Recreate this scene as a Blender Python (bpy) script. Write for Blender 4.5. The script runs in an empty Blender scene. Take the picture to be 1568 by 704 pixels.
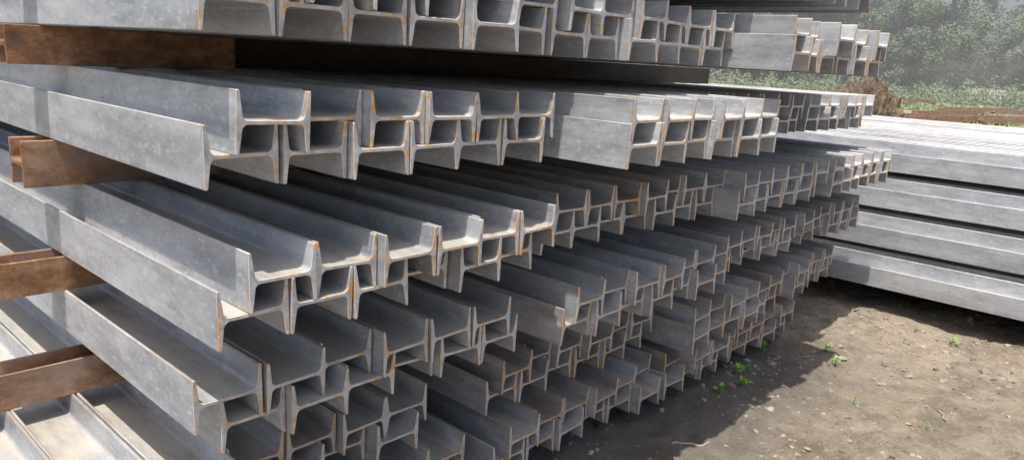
import bpy, bmesh, math, random
from mathutils import Vector, Matrix, noise
from mathutils.geometry import tessellate_polygon
random.seed(11)
S=1.5; CAMH=1.62
H=.174; B=.139; TW=.0095; PITCH=.1768
scene=bpy.context.scene
col=scene.collection
def zw(z): return z*S+CAMH
def link(o,parent=None):
    col.objects.link(o)
    if parent: o.parent=parent
    return o
def newmesh(name,bm,mats,smooth=False):
    me=bpy.data.meshes.new(name); bm.to_mesh(me); bm.free()
    for m in mats: me.materials.append(m)
    if smooth:
        for p in me.polygons: p.use_smooth=True
    return me
# ---------------------------------------------------------------- materials
class NT:
    def __init__(s,name):
        s.m=bpy.data.materials.new(name); s.m.use_nodes=True
        s.t=s.m.node_tree; s.b=s.t.nodes['Principled BSDF']
    def n(s,ty,**k):
        nd=s.t.nodes.new(ty)
        for a,v in k.items():
            if a in nd.inputs: nd.inputs[a].default_value=v
            else: setattr(nd,a,v)
        return nd
    def l(s,a,b): s.t.links.new(a,b)
    def noise(s,vec,scale,detail=4,rough=.6):
        nd=s.n('ShaderNodeTexNoise'); nd.inputs['Scale'].default_value=scale
        nd.inputs['Detail'].default_value=detail; nd.inputs['Roughness'].default_value=rough
        s.l(vec,nd.inputs['Vector']); return nd.outputs['Fac']
    def map(s,vec,sc):
        nd=s.n('ShaderNodeMapping'); nd.inputs['Scale'].default_value=sc; s.l(vec,nd.inputs['Vector']); return nd.outputs[0]
    def ramp(s,f,pts):
        nd=s.n('ShaderNodeValToRGB'); cr=nd.color_ramp
        while len(cr.elements)<len(pts): cr.elements.new(.5)
        for e,(p,c) in zip(cr.elements,pts):
            e.position=p; e.color=(c if isinstance(c,tuple) else (c,c,c))+(1,)
        s.l(f,nd.inputs[0]); return nd.outputs[0]
    def mix(s,f,a,b,mode='MIX'):
        nd=s.n('ShaderNodeMix'); nd.data_type='RGBA'; nd.blend_type=mode
        for sock,v in ((nd.inputs[0],f),(nd.inputs[6],a),(nd.inputs[7],b)):
            if hasattr(v,'is_linked'): s.l(v,sock)
            elif isinstance(v,tuple): sock.default_value=v+(1,)
            else: sock.default_value=v
        return nd.outputs[2]
    def math(s,op,a,b=0.,clamp=False):
        nd=s.n('ShaderNodeMath'); nd.operation=op; nd.use_clamp=clamp
        for sock,v in ((nd.inputs[0],a),(nd.inputs[1],b)):
            if hasattr(v,'is_linked'): s.l(v,sock)
            else: sock.default_value=v
        return nd.outputs[0]
    def bump(s,h,strength,dist):
        nd=s.n('ShaderNodeBump'); nd.inputs['Strength'].default_value=strength; nd.inputs['Distance'].default_value=dist
        s.l(h,nd.inputs['Height']); s.l(nd.outputs[0],s.b.inputs['Normal'])
    def objvec(s):
        tc=s.n('ShaderNodeTexCoord'); oi=s.n('ShaderNodeObjectInfo')
        r=s.math('MULTIPLY',oi.outputs['Random'],57.)
        cx=s.n('ShaderNodeCombineXYZ'); s.l(r,cx.inputs[0]); s.l(r,cx.inputs[1]); s.l(r,cx.inputs[2])
        v=s.n('ShaderNodeVectorMath'); s.l(tc.outputs['Object'],v.inputs[0]); s.l(cx.outputs[0],v.inputs[1])
        sep=s.n('ShaderNodeSeparateColor'); s.l(oi.outputs['Color'],sep.inputs[0])
        s.obj=tc.outputs['Object']
        return v.outputs[0],oi.outputs['Random'],sep.outputs[0],sep.outputs[1]

def steel_side():
    t=NT('mill_scale_steel'); v,rnd,rust,_=t.objvec()
    big=t.noise(t.map(v,(5,.9,5)),1.6,5,.6)
    med=t.noise(t.map(v,(1,.35,1)),22,6,.7)
    fine=t.noise(v,180,3,.7)
    f=t.math('ADD',t.math('MULTIPLY',big,.6),t.math('MULTIPLY',med,.4))
    c=t.ramp(f,[(.37,(.32,.345,.38)),(.5,(.47,.495,.535)),(.64,(.64,.66,.685))])
    sp=t.ramp(t.noise(t.map(v,(1,.5,1)),70,3,.8),[(.54,0.),(.66,.6)])
    c=t.mix(sp,c,(.71,.73,.75))
    sd=t.ramp(t.noise(t.map(v,(1,.3,1)),45,4,.8),[(.56,0.),(.70,.5)])
    c=t.mix(sd,c,(.20,.215,.24))
    stk=t.ramp(t.noise(t.map(v,(40,.6,40)),1.,4,.6),[(.47,0.),(.7,.3)])
    c=t.mix(stk,c,(.33,.335,.345))
    per=t.math('ADD',t.math('MULTIPLY',rnd,.32),.82)
    pc=t.n('ShaderNodeCombineColor')
    for i in range(3): t.l(per,pc.inputs[i])
    c=t.mix(1.,c,pc.outputs[0],'MULTIPLY')
    g=t.n('ShaderNodeNewGeometry'); sx=t.n('ShaderNodeSeparateXYZ'); t.l(g.outputs['Normal'],sx.inputs[0])
    up=t.ramp(sx.outputs[2],[(.5,0.),(.95,.85)])
    upn=t.math('MULTIPLY',up,t.ramp(med,[(.3,.3),(.6,1.)]))
    c=t.mix(upn,c,(.61,.56,.48))
    rn=t.noise(t.map(v,(2,.5,2)),5,7,.72)
    rf=t.math('MULTIPLY',t.math('SUBTRACT',t.math('ADD',rn,t.math('MULTIPLY',rust,.5)),.61),3.5,True)
    rc=t.mix(fine,(.20,.135,.105),(.35,.26,.205))
    c=t.mix(t.math('MULTIPLY',rf,.8),c,rc)
    of=t.math('MULTIPLY',t.math('SUBTRACT',t.noise(t.map(v,(1,.5,1)),11,6,.78),.665),12.,True)
    c=t.mix(t.math('MULTIPLY',of,.6),c,(.42,.24,.11))
    so=t.n('ShaderNodeSeparateXYZ'); t.l(t.obj,so.inputs[0])
    ed=t.math('SUBTRACT',t.math('MULTIPLY',t.noise(v,24,5,.7),.06),so.outputs[1])
    c=t.mix(t.math('MULTIPLY',t.math('MULTIPLY',t.math('SUBTRACT',ed,.023),90.,True),.7),c,(.50,.27,.09))
    az=t.math('ABSOLUTE',so.outputs[2]); toe=t.math('MULTIPLY',t.math('SUBTRACT',az,B/2-.0035),900.,True)
    toe=t.math('MULTIPLY',toe,t.ramp(t.noise(t.map(v,(1,.3,1)),9,6,.75),[(.48,0.),(.62,.6)]))
    c=t.mix(toe,c,(.36,.26,.18))
    t.l(c,t.b.inputs['Base Color'])
    t.b.inputs['Metallic'].default_value=.28
    t.l(t.math('ADD',t.math('MULTIPLY',med,.4),.24),t.b.inputs['Roughness'])
    t.bump(t.math('ADD',med,t.math('MULTIPLY',fine,.5)),.45,.002)
    return t.m
def steel_end():
    t=NT('sawn_steel_end'); v,rnd,rust,_=t.objvec()
    a=t.noise(v,28,5,.65); fine=t.noise(t.map(v,(1,1,.15)),260,3,.7)
    c=t.ramp(a,[(.35,(.36,.39,.43)),(.5,(.53,.565,.61)),(.65,(.72,.745,.78))])
    c=t.mix(t.math('MULTIPLY',fine,.4),c,(.26,.26,.28))
    rn=t.noise(v,14,6,.7)
    rf=t.math('MULTIPLY',t.math('SUBTRACT',t.math('ADD',rn,t.math('MULTIPLY',rust,.55)),.61),5.,True)
    c=t.mix(t.math('MULTIPLY',rf,.7),c,t.mix(a,(.28,.19,.14),(.45,.32,.23)))
    of=t.math('MULTIPLY',t.math('SUBTRACT',t.noise(v,26,6,.72),.545),11.,True)
    c=t.mix(t.math('MULTIPLY',of,.92),c,t.mix(fine,(.50,.22,.03),(.80,.42,.08)))
    t.l(c,t.b.inputs['Base Color']); t.b.inputs['Roughness'].default_value=.4; t.b.inputs['Metallic'].default_value=.2
    t.bump(t.math('ADD',a,fine),.6,.002)
    return t.m
def steel_rim():
    t=NT('rusted_steel_edge'); v,rnd,rust,_=t.objvec()
    a=t.noise(v,22,5,.7)
    f=t.math('MULTIPLY',t.math('SUBTRACT',t.math('ADD',a,t.math('MULTIPLY',rust,.12)),.46),9.,True)
    c=t.mix(f,(.58,.59,.60),t.mix(t.noise(v,120,2,.5),(.58,.25,.04),(.85,.45,.10)))
    t.l(c,t.b.inputs['Base Color']); t.b.inputs['Roughness'].default_value=.6
    return t.m
def rusty(name='rusted_dunnage_steel',k=1.):
    t=NT(name); v,rnd,rust,_=t.objvec()
    a=t.noise(t.map(v,(1,.6,1)),12,8,.8); b=t.noise(v,60,4,.7); e=t.noise(t.map(v,(1,.4,1)),4,5,.6)
    K=lambda c:tuple(q*k for q in c)
    c=t.ramp(a,[(.36,K((.10,.06,.045))),(.46,K((.24,.125,.07))),(.54,K((.38,.21,.11))),(.60,K((.44,.33,.26))),(.68,K((.62,.26,.06)))])
    c=t.mix(t.ramp(e,[(.5,0.),(.65,.65)]),c,K((.38,.34,.32)))
    c=t.mix(t.math('MULTIPLY',b,.35),c,K((.32,.15,.07)))
    t.l(c,t.b.inputs['Base Color']); t.b.inputs['Roughness'].default_value=.5; t.b.inputs['Metallic'].default_value=.3
    t.bump(t.math('ADD',a,t.math('MULTIPLY',b,.5)),.5,.004)
    return t.m
M_side,M_end,M_rim,M_rust=steel_side(),steel_end(),steel_rim(),rusty()
M_dark=rusty('shade_dark_dunnage',.12)  # near-black colour stands in for the shade in the gap
M_far=rusty('weathered_rail_steel',1.15)

# ---------------------------------------------------------------- I-beam mesh
def profile(h,b,tw,tt,tr,rf):
    q=[]
    cx,cz=h/2-tr-rf,tw/2+rf
    for i in range(6):
        a=-math.pi/2+i*(math.pi/2)/5
        q.append((cx+rf*math.cos(a),cz+rf*math.sin(a)))
    q+= [(h/2-tt,b/2-.003),(h/2-tt+.003,b/2),(h/2-.0018,b/2),(h/2,b/2-.0018)]
    q4=[(x,-z) for x,z in reversed(q)]
    q3=[(-x,-z) for x,z in q]
    q2=[(-x,z) for x,z in reversed(q)]
    return q+q4+q3+q2
def beam_mesh(name,L,h,b,tw,tt,tr,rf,mats,rim=.0014,skew=0,skz=0):
    P=profile(h,b,tw,tt,tr,rf); n=len(P)
    area=sum(P[i][0]*P[(i+1)%n][1]-P[(i+1)%n][0]*P[i][1] for i in range(n))
    sg=1 if area>0 else -1
    I=[]
    for i in range(n):
        p0,p1,p2=Vector(P[i-1]),Vector(P[i]),Vector(P[(i+1)%n])
        d1=(p1-p0).normalized(); d2=(p2-p1).normalized()
        nn=Vector((-(d1.y+d2.y),d1.x+d2.x))*sg
        nn.normalize()
        I.append(p1+nn*rim)
    tris=tessellate_polygon([[Vector((p[0],p[1],0)) for p in P]])
    bm=bmesh.new()
    def ring(pts,y):
        s=1 if y<L/2 else 0
        return [bm.verts.new((p[0],y+s*(p[0]*skew+p[1]*skz+.0008*noise.noise(Vector((p[0]*60+skew*99,p[1]*60,L)))),p[1])) for p in pts]
    rings=[ring(I,0),ring(P,.0016),ring(P,L-.0016),ring(I,L)]
    for k,(a,bb) in enumerate(zip(rings,rings[1:])):
        for i in range(n):
            f=bm.faces.new((a[i],a[(i+1)%n],bb[(i+1)%n],bb[i])); f.material_index=0 if k==1 else 2
    for r in (rings[0],rings[3]):
        for tr_ in tris:
            f=bm.faces.new([r[q] for q in tr_]); f.material_index=1
    bmesh.ops.recalc_face_normals(bm,faces=bm.faces[:])
    return newmesh(name,bm,mats)
L=12.
BM=[beam_mesh('i_beam_section',L,H,B,TW,tt,tr,rf,[M_side,M_end,M_rim],skew=sk_,skz=sz_) for tt,tr,rf,sk_,sz_ in ((.0085,.0150,.014,.0,.01),(.0090,.0145,.013,.03,-.02),(.0080,.0155,.015,-.035,.02),(.0085,.0148,.0135,.05,.03),(.0082,.0152,.014,-.01,-.04))]

def bundle(X0,zbot,n,k,off=.039,rust=.1,rows=2,jit=.013,name='steel_beam_bundle',xj=0):
    e=bpy.data.objects.new(name,None); e.empty_display_size=.2
    e.location=(X0*S,k*S,zw(zbot)); link(e)
    idx=0
    for r in range(rows):
        x=(0 if r%2==0 else off*S)+random.uniform(-xj,xj)
        for i in range(n):
            idx+=1
            o=bpy.data.objects.new('i_beam_%d'%idx,random.choice(BM)); link(o,e)
            x+=random.choice((0,0,.001,.004))
            jy=random.gauss(0,jit)
            if i and random.random()<.13: jy+=random.choice((-1,1))*.03
            tl=random.gauss(0,.6)
            o.location=(x+H/2,jy,B/2+r*(B/2+TW/2)+random.uniform(0,.0015))
            o.rotation_euler=(0,math.radians(max(-1.2,min(1.2,tl))),0)
            if random.random()<.5: o.rotation_euler[1]+=math.pi
            o.color=(max(0,rust+random.gauss(0,.1)),0,0,1)
            x+=PITCH
    return e
Z={'m1':.45,0:.232,1:.012,2:-.205,3:-.441,4:-.657,5:-.876,6:-1.037}  # topmost tier is out of view, added to cast shadow on the ground
for a in [
 (.47,Z[0],6,.98),(1.2,Z[0],6,1.0),(1.93,Z[0],8,.95),(.47,Z['m1'],6,.98),(1.25,Z['m1'],7,.96),
 (.4685,Z[1],6,1.0),(1.20,Z[1],6,1.0),(1.95,Z[1],6,.84),
 (.4746,Z[2],6,1.0),(1.265,Z[2],6,.845),(2.08,Z[2],6,1.12),(2.85,Z[2],6,1.12),
 (.475,Z[3],6,.99),(1.3,Z[3],7,1.08),(2.13,Z[3],6,1.02),(2.9,Z[3],6,1.02)]:
    bundle(a[0],a[1],a[2],a[3],rust=-.03 if a[3]<1.05 else .12, off=.022 if a[3]<.9 else (.05 if a[1]==Z[3] else .039))
bundle(.52,Z[4],6,1.07,off=-.045,rust=.14)
for a in [(1.33,Z[4],7,1.02,.2),(2.2,Z[4],5,1.1,.24),(2.85,Z[4],6,1.1,.22),
 (.08,Z[5],8,1.2,.2),(1.26,Z[5],6,1.19,.34),(2.05,Z[5],6,1.08,.32),(2.8,Z[5],5,1.13,.32),
 (.08,Z[6],9,1.2,.3),(1.25,Z[6],6,1.15,.38),(2.0,Z[6],8,1.12,.38)]:
    bundle(a[0],a[1],a[2],a[3],rust=a[4],jit=.022)
# neighbouring stack
NS=((-.30,4.08),(-.475,3.97),(-.65,3.88),(-.825,3.77))
for zt,x0 in NS:
    for j in range(3):
        bundle(x0+j*1.03,zt-.1415,8,-.9+random.uniform(-.1,.1),off=.082,rust=.0,jit=.03,xj=.012 if j==0 else .004)

# ---------------------------------------------------------------- dunnage
def dunnage(x0,x1,k,zb,zt,mat=M_rust,width=.12):
    hh=(zt-zb)*S-.004
    LL=(x1-x0)*S
    if hh>.06: me=beam_mesh('dunnage_section',LL,width,hh,.012,min(.008,hh/4),.012,min(.008,hh/5),[mat]*3)
    else:
        bm=bmesh.new(); bmesh.ops.create_cube(bm,size=1)
        for v in bm.verts: v.co=((v.co.x)*width,(v.co.y+.5)*LL,v.co.z*hh)
        bmesh.ops.bevel(bm,geom=bm.edges[:],offset=.003,segments=2,affect='EDGES')
        me=newmesh('dunnage_bar',bm,[mat])
    o=bpy.data.objects.new('rusty_support_beam',me); link(o)
    o.rotation_euler=(0,0,-math.pi/2)
    o.location=(x0*S,k*S,(zw(zb)+zw(zt))/2)
top=.1415
dunnage(.41,.86,1.7,Z[2]+top,Z[1]); dunnage(.9,3.45,1.9,Z[2]+top,Z[1],M_dark); dunnage(.45,3.2,6.5,Z[2]+top,Z[1],M_dark)  # dark bars added to close the see-through gap with painted shade
for zlo,zhi,x0,x1 in ((Z[1]+top,Z[0],.4,3.0),(Z[0]+top,Z['m1'],.4,2.8),(Z[3]+top,Z[2],.42,3.6),(Z[4]+top,Z[3],.30,3.6),(Z[5]+top,Z[4],.2,3.5),(Z[6]+top,Z[5],.05,3.4),(-1.08,Z[6],.05,3.2)):
    for k in (1.7,4.2,7.2):
        dunnage(x0+random.uniform(-.01,.01) if k==1.7 else x0+.1,x1,k+random.uniform(-.03,.03),zlo,zhi)
for zt,x0 in NS:
    zb=zt-.1415; lo=-1.08 if zt==-.825 else zb-.0335
    for k in (.0,2.6,5.2):
        dunnage(x0+.12,7.0,k+.1,lo,zb)

# ---------------------------------------------------------------- ground
def hgt(x,y):
    return (noise.fractal(Vector((x*1.3,y*1.3,0)),1,2,5)*.035+noise.fractal(Vector((x*6,y*6,3)),1,2,4)*.018
            +max(0,noise.noise(Vector((x*14,y*14,7)))-.1)*.035)
def ground():
    t=NT('dusty_soil'); tc=t.n('ShaderNodeTexCoord'); v=tc.outputs['Object']
    a=t.noise(v,.7,6,.6); b=t.noise(v,7,8,.75); c3=t.noise(v,60,5,.75)
    c=t.ramp(t.math('ADD',t.math('MULTIPLY',a,.4),t.math('MULTIPLY',b,.6)),[(.37,(.19,.145,.105)),(.5,(.37,.30,.225)),(.64,(.53,.45,.35))])
    c=t.mix(t.math('MULTIPLY',t.ramp(c3,[(.42,0.),(.66,1.)]),.45),c,(.56,.49,.39))
    c=t.mix(t.ramp(t.noise(v,2.2,6,.7),[(.51,0.),(.64,.6)]),c,(.17,.135,.10))
    c=t.mix(t.ramp(t.noise(v,120,3,.7),[(.6,0.),(.7,.6)]),c,(.13,.11,.09))
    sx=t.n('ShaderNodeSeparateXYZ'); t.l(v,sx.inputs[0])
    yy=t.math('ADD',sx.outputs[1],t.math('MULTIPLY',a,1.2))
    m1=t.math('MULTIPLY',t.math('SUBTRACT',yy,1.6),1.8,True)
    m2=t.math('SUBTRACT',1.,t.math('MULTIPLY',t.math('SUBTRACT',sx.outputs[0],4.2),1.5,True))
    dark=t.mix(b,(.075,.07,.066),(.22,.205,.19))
    c=t.mix(t.math('MULTIPLY',t.math('MULTIPLY',m1,m2),.8),c,dark)  # dark soil by the stack also paints in its cast shadow
    d=t.n('ShaderNodeVectorMath'); d.operation='LENGTH'; t.l(v,d.inputs[0])
    far=t.math('MULTIPLY',t.math('SUBTRACT',d.outputs['Value'],14.),.1,True)
    gm=t.math('MULTIPLY',far,t.ramp(t.noise(v,.16,6,.65),[(.47,0.),(.57,.75)]))
    c=t.mix(gm,c,t.mix(t.noise(v,3,4,.6),(.21,.23,.12),(.38,.38,.22)))
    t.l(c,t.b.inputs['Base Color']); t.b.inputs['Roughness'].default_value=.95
    t.bump(t.math('ADD',b,t.math('MULTIPLY',c3,.5)),1.,.045)
    def axis(c):
        pts=[0]; s=.03
        while pts[-1]<900:
            pts.append(pts[-1]+s)
            if pts[-1]>2.6: s*=1.12
        return [c-p for p in reversed(pts[1:])]+[c+p for p in pts]
    xs=axis(4.2); ys=axis(1.0); vs=[]; fs=[]; m=len(ys)
    for x in xs:
        for y in ys:
            d=math.hypot(x-4,y-1)
            w=1 if d<9 else max(0,1-(d-9)/12)
            vs.append((x,y,hgt(x,y)*w-.02 if w>0 else -.02))
    for i in range(len(xs)-1):
        for j in range(m-1):
            fs.append((i*m+j,(i+1)*m+j,(i+1)*m+j+1,i*m+j+1))
    me=bpy.data.meshes.new('ground'); me.from_pydata(vs,[],fs); me.materials.append(t.m)
    for p in me.polygons: p.use_smooth=True
    link(bpy.data.objects.new('ground',me))
ground()
def gz(x,y): return hgt(x,y)-.02
def gravel():
    t=NT('stone'); g=t.n('ShaderNodeTexCoord'); v=g.outputs['Object']
    c=t.mix(t.ramp(t.noise(v,14,3,.6),[(.38,0.),(.68,1.)]),(.15,.125,.10),(.46,.40,.32))
    t.l(c,t.b.inputs['Base Color']); t.b.inputs['Roughness'].default_value=.9
    t.bump(t.noise(v,90,4,.7),.6,.006)
    bm=bmesh.new(); bmesh.ops.create_icosphere(bm,subdivisions=1,radius=1); bm.verts.ensure_lookup_table()
    bv=[v.co.copy() for v in bm.verts]; bf=[[v.index for v in f.verts] for f in bm.faces]; bm.free()
    vs=[]; fs=[]
    for i in range(24000):
        x=random.uniform(1.0,7.5); y=random.uniform(-2.2,2.6)
        if noise.noise(Vector((x*1.1,y*1.1,9)))<-.05 and random.random()<.65: continue
        r=.003+.013*random.random()**4
        if random.random()<.016: r=random.uniform(.014,.036)
        ca,sa=math.cos(i),math.sin(i); sc=(random.uniform(.7,1.6),random.uniform(.7,1.1),random.uniform(.35,.75))
        z=gz(x,y); b0=len(vs)
        for q in bv:
            k=random.uniform(.65,1.3)*r
            a,b_,c_=q.x*sc[0]*k,q.y*sc[1]*k,q.z*sc[2]*k
            vs.append((x+a*ca-b_*sa,y+a*sa+b_*ca,z+c_))
        fs+=[[b0+w for w in f] for f in bf]
    me=bpy.data.meshes.new('gravel'); me.from_pydata(vs,[],fs); me.materials.append(t.m)
    link(bpy.data.objects.new('gravel',me))
gravel()
def leafmat(name,c1,c2,scale=3):
    t=NT(name); g=t.n('ShaderNodeTexCoord'); v=g.outputs['Object']
    c=t.mix(t.ramp(t.noise(v,scale,3,.6),[(.35,0.),(.65,1.)]),c1,c2)
    t.l(c,t.b.inputs['Base Color']); t.b.inputs['Roughness'].default_value=.7
    return t.m
def pix_ground(px,py,zg=0.):
    u=px-784; v=352-py
    X=.6789*u+.1243*v+830.1; Y=-.7319*u+.1921*v+749.9; Zr=.0577*u+.9736*v-253.9
    t=(zg-CAMH)/Zr
    return X*t,Y*t
Mweed=leafmat('weed_leaf',(.16,.38,.05),(.28,.55,.09),20)
for px,py,s in ((1128,572,1.2),(1137,590,1.),(1165,527,1.2),(1265,532,1.),(1281,552,.9),(1105,602,1.),(1005,614,.9),(1310,604,.6),(1463,523,.9),(1420,650,.5),(1150,560,.5),(1270,490,.7)):
    x,y=pix_ground(px,py); bm=bmesh.new()
    for i in range(int(14*s)):
        a=random.uniform(0,6.3); el=random.uniform(.2,1.1); l=random.uniform(.022,.045)*s; w=l*.5
        base=Vector((random.gauss(0,.014),random.gauss(0,.014),random.uniform(0.01,.04)))
        d=Vector((math.cos(a)*math.cos(el),math.sin(a)*math.cos(el),math.sin(el)))
        sd=d.cross(Vector((0,0,1))).normalized()
        vs=[bm.verts.new(base+p) for p in (Vector((0,0,0)),d*l*.5+sd*w*.5,d*l-Vector((0,0,.008)),d*l*.5-sd*w*.5)]
        bm.faces.new(vs)
    for i in range(3):
        r=bmesh.ops.create_cone(bm,segments=5,radius1=.0015,radius2=.001,depth=.05,cap_ends=True)
        for q in r['verts']: q.co+=Vector((random.gauss(0,.003),0,.02))
    o=bpy.data.objects.new('weed_plant',newmesh('weed_plant',bm,[Mweed])); link(o); o.location=(x,y,gz(x,y))
def stick(px,py,rot,sc,mat):
    x,y=pix_ground(px,py); bm=bmesh.new(); prev=None
    for i in range(9):
        p=Vector((i*.02-.08,.012*math.sin(i*.9),.004*math.sin(i*2)))
        ring=[bm.verts.new(p+Vector((0,math.cos(a)*.005,math.sin(a)*.005))) for a in [q*math.pi/3 for q in range(6)]]
        if prev:
            for q in range(6): bm.faces.new((prev[q],prev[(q+1)%6],ring[(q+1)%6],ring[q]))
        else: bm.faces.new(ring)
        prev=ring
    bm.faces.new(prev)
    o=bpy.data.objects.new('dry_stick',newmesh('dry_stick',bm,[mat],True)); link(o); o.location=(x,y,gz(x,y)+.008); o.rotation_euler[2]=rot; o.scale=(sc,sc,sc)
dw=leafmat('dry_wood',(.28,.24,.19),(.42,.37,.3))
stick(1060,676,-.7,1.2,dw); stick(1445,630,.6,.9,dw); stick(1240,540,-.3,.7,dw); stick(1380,560,1.6,.6,dw)

# ---------------------------------------------------------------- background
def tree_mesh(seed,ht,mb,ml):
    rnd=random.Random(seed); vs=[]; fs=[]; mi=[]
    def limb(p0,p1,r0,r1):
        d=(p1-p0).normalized(); a=d.orthogonal().normalized(); b=d.cross(a); b0=len(vs)
        for p,r in ((p0,r0),((p0+p1)/2+a*r0*.4,(r0+r1)/2),(p1,r1)):
            for i in range(7):
                q=i*math.pi*2/7; vs.append(p+(a*math.cos(q)+b*math.sin(q))*r)
        for k in (0,7):
            for i in range(7): fs.append((b0+k+i,b0+k+(i+1)%7,b0+k+7+(i+1)%7,b0+k+7+i)); mi.append(0)
    top=Vector((rnd.uniform(-.5,.5),rnd.uniform(-.5,.5),ht*.75))
    limb(Vector((0,0,-.2)),top*.5,.28,.2); limb(top*.5,top,.2,.08)
    cl=[]
    for i in range(34):
        h=rnd.uniform(.06,1.); a=rnd.uniform(0,6.3)
        rad=ht*.27*math.sin(min(1,max(.15,1.15-h))*1.9)*rnd.uniform(.35,1.1)
        c=Vector((math.cos(a)*rad,math.sin(a)*rad,h*ht)); cl.append((c,rnd.uniform(.7,1.6)*ht/14))
        if i%2==0: limb(top*min(.95,h*.8),c,.07,.02)
    for c,r in cl:
        for k in range(260):
            d=Vector((rnd.gauss(0,1),rnd.gauss(0,1),rnd.gauss(0,.75))); d=d.normalized()*r*rnd.random()**.4
            p=c+d; s=rnd.uniform(.09,.2)
            a=Vector((rnd.gauss(0,1),rnd.gauss(0,1),rnd.gauss(0,.6))).normalized(); b=a.orthogonal().normalized()
            b0=len(vs); vs.extend([p+q for q in (a*s,b*s*.6,-a*s,-b*s*.6)]); fs.append((b0,b0+1,b0+2,b0+3)); mi.append(1)
    me=bpy.data.meshes.new('tree'); me.from_pydata(vs,[],fs); me.materials.append(mb); me.materials.append(ml)
    me.polygons.foreach_set('material_index',mi); return me
def quads(name,items,mat):
    vs=[];fs=[]
    for it in items:
        b0=len(vs); vs.extend(it); fs.append(tuple(range(b0,b0+len(it))))
    me=bpy.data.meshes.new(name); me.from_pydata(vs,[],fs); me.materials.append(mat); link(bpy.data.objects.new(name,me))
bark=leafmat('tree_bark',(.2,.18,.15),(.32,.29,.25),2)
lm=[leafmat('foliage_a',(.11,.155,.08),(.21,.26,.13),.5),leafmat('foliage_b',(.12,.16,.09),(.18,.225,.13),.5)]
TM=[tree_mesh(i,h,bark,lm[i%2]) for i,h in enumerate((14,17,13,16))]
te=bpy.data.objects.new('distant_trees',None); link(te)
for i in range(76):
    az=math.radians(random.uniform(-6,34)); dist=random.uniform(88,128)
    o=bpy.data.objects.new('tree_%d'%i,TM[i%4]); link(o,te)
    o.location=(math.cos(az)*dist,math.sin(az)*dist,0); s=random.uniform(.78,1.12); o.scale=(s*1.1,s*1.1,s*(.78 if random.random()<.2 else 1)); o.rotation_euler[2]=random.uniform(0,6.3)
it=[]
for i in range(26000):
    az=math.radians(random.uniform(-6,34)); cl=noise.noise(Vector((az*45,0,2)))
    dist=random.uniform(76+8*cl,92)
    hh=max(.3,3.2*(.3+noise.noise(Vector((az*70,dist*.25,0)))))
    p=Vector((math.cos(az)*dist,math.sin(az)*dist,random.random()*hh)); s=random.uniform(.08,.2)
    a=Vector((random.gauss(0,1),random.gauss(0,1),random.gauss(0,1))).normalized(); b=a.orthogonal().normalized()
    it.append([p+q for q in (a*s,b*s*.6,-a*s,-b*s*.6)])
quads('undergrowth',it,lm[0])
it=[]
for i in range(26000):
    az=math.radians(random.uniform(2,30)); dist=random.uniform(22,80)
    x,y=math.cos(az)*dist,math.sin(az)*dist
    if noise.noise(Vector((x*.16,y*.16,4)))+.6*noise.noise(Vector((x*.6,y*.6,4)))<.08: continue
    h=random.uniform(.05,.25); a=random.uniform(0,6.3); w=.03+dist*.001
    d=Vector((math.cos(a)*w,math.sin(a)*w,0)); t_=Vector((random.gauss(0,.1),random.gauss(0,.1),h))
    p=Vector((x,y,-.02)); it.append((p-d,p+d,p+t_))
quads('grass',it,leafmat('grass_blade',(.20,.27,.09),(.36,.41,.19),.4))
RB=beam_mesh('rusty_beam_far',12,.34,.26,.03,.03,.05,.02,[M_far]*3)
for px,py,rot,lift in ((1370,158,-45,.3),(1400,153,-38,.8),(1385,162,-60,.1),(1350,150,-66,.5),(1430,160,-30,.05),(1345,184,-84,.05),(1500,191,-88,.05),(1330,192,-84,.1),(1440,172,-78,.05),(1520,176,-95,.05),(1400,180,-70,.05)):
    x,y=pix_ground(px,py); o=bpy.data.objects.new('rusty_beam',RB); link(o); o.location=(x,y,.13+lift); o.rotation_euler[2]=math.radians(rot-20+random.uniform(-6,6))
    o.rotation_euler[0]=-math.radians(lift*3.5) if lift>.2 else 0
bm=bmesh.new(); bmesh.ops.create_icosphere(bm,subdivisions=6,radius=1)
for v in bm.verts:
    n=v.co.normalized(); f=1+.3*noise.fractal(n*2.5,1,2,5)+.16*noise.noise(n*11)+.06*noise.noise(n*40)
    v.co=Vector((n.x*.8*f,n.y*.8*f,max(-.1,n.z*1.5*f)))
t=NT('dry_debris'); tcv=t.n('ShaderNodeTexCoord').outputs['Object']
c=t.ramp(t.noise(tcv,9,6,.8),[(.35,(.14,.105,.075)),(.5,(.36,.28,.195)),(.65,(.58,.50,.38))]); t.l(c,t.b.inputs['Base Color']); t.b.inputs['Roughness'].default_value=1
t.bump(t.noise(tcv,20,5,.8),1,.15)
x,y=pix_ground(1316,240)
o=bpy.data.objects.new('debris_heap',newmesh('debris_heap',bm,[t.m])); link(o); o.location=(x,y,0)
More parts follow.
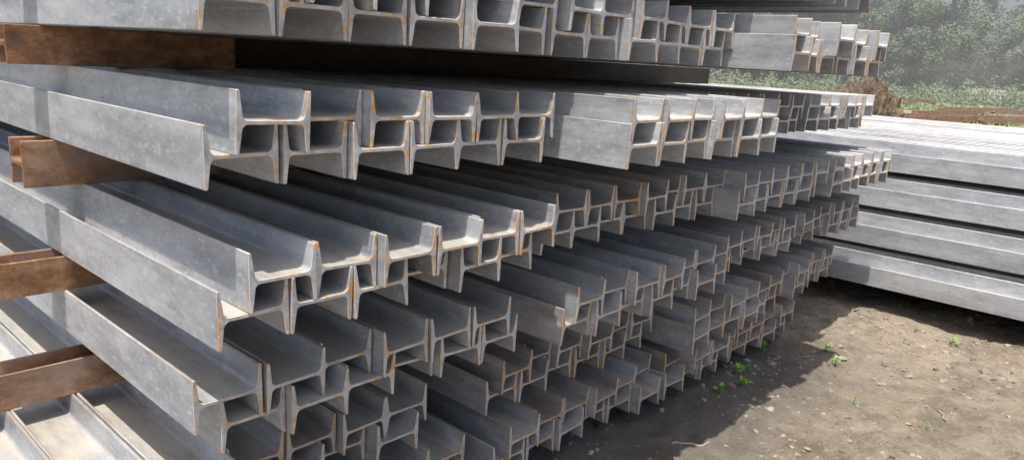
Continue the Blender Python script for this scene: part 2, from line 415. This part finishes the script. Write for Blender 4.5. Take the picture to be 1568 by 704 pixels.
hm=bpy.data.materials.new('haze'); hm.use_nodes=True; ht=hm.node_tree; ht.nodes.remove(ht.nodes['Principled BSDF'])
vs_=ht.nodes.new('ShaderNodeVolumeScatter'); vs_.inputs['Color'].default_value=(.95,.97,.98,1); vs_.inputs['Density'].default_value=.0042; vs_.inputs['Anisotropy'].default_value=.2
ht.links.new(vs_.outputs[0],ht.nodes['Material Output'].inputs['Volume'])
bm=bmesh.new(); bmesh.ops.create_cube(bm,size=1)
for v in bm.verts: v.co=Vector((25+(v.co.x+.5)*110,-40+(v.co.y+.5)*130,-.5+(v.co.z+.5)*30))
link(bpy.data.objects.new('background_haze',newmesh('background_haze',bm,[hm])))

# ---------------------------------------------------------------- light
sun_dir=Vector((-.29,-.09,.95)).normalized()
w=bpy.data.worlds.new('World'); scene.world=w; w.use_nodes=True
nt=w.node_tree; bg=nt.nodes['Background']; sk=nt.nodes.new('ShaderNodeTexSky'); sk.sky_type='NISHITA'; sk.sun_disc=False
sk.sun_elevation=math.asin(sun_dir.z); sk.sun_rotation=math.atan2(sun_dir.x,sun_dir.y)
sk.air_density=1.1; sk.dust_density=4.5; sk.ozone_density=1.2
nt.links.new(sk.outputs[0],bg.inputs[0]); bg.inputs[1].default_value=.15
sd=bpy.data.lights.new('sun','SUN'); sd.energy=5; sd.angle=math.radians(.6); sd.color=(1,.95,.87)
so=bpy.data.objects.new('sun',sd); link(so); so.rotation_euler=sun_dir.to_track_quat('Z','Y').to_euler(); so.location=(0,0,20)
# ---------------------------------------------------------------- camera
Xc=Vector((1076,197,-1147)).normalized(); Yc=Vector((-1284,337,-1147)).normalized()
Zc=Xc.cross(Yc).normalized(); Yc=Zc.cross(Xc)
cam=bpy.data.cameras.new('camera'); cam.sensor_width=36; cam.lens=1147/1568*36; cam.clip_end=3000; cam.clip_start=.02
co=bpy.data.objects.new('camera',cam); link(co)
R=Matrix((Xc,Yc,Zc))
co.matrix_world=Matrix.Translation((0,0,CAMH))@R.to_4x4()
scene.camera=co
scene.view_settings.view_transform='Standard'; scene.view_settings.look='None'; scene.view_settings.exposure=0
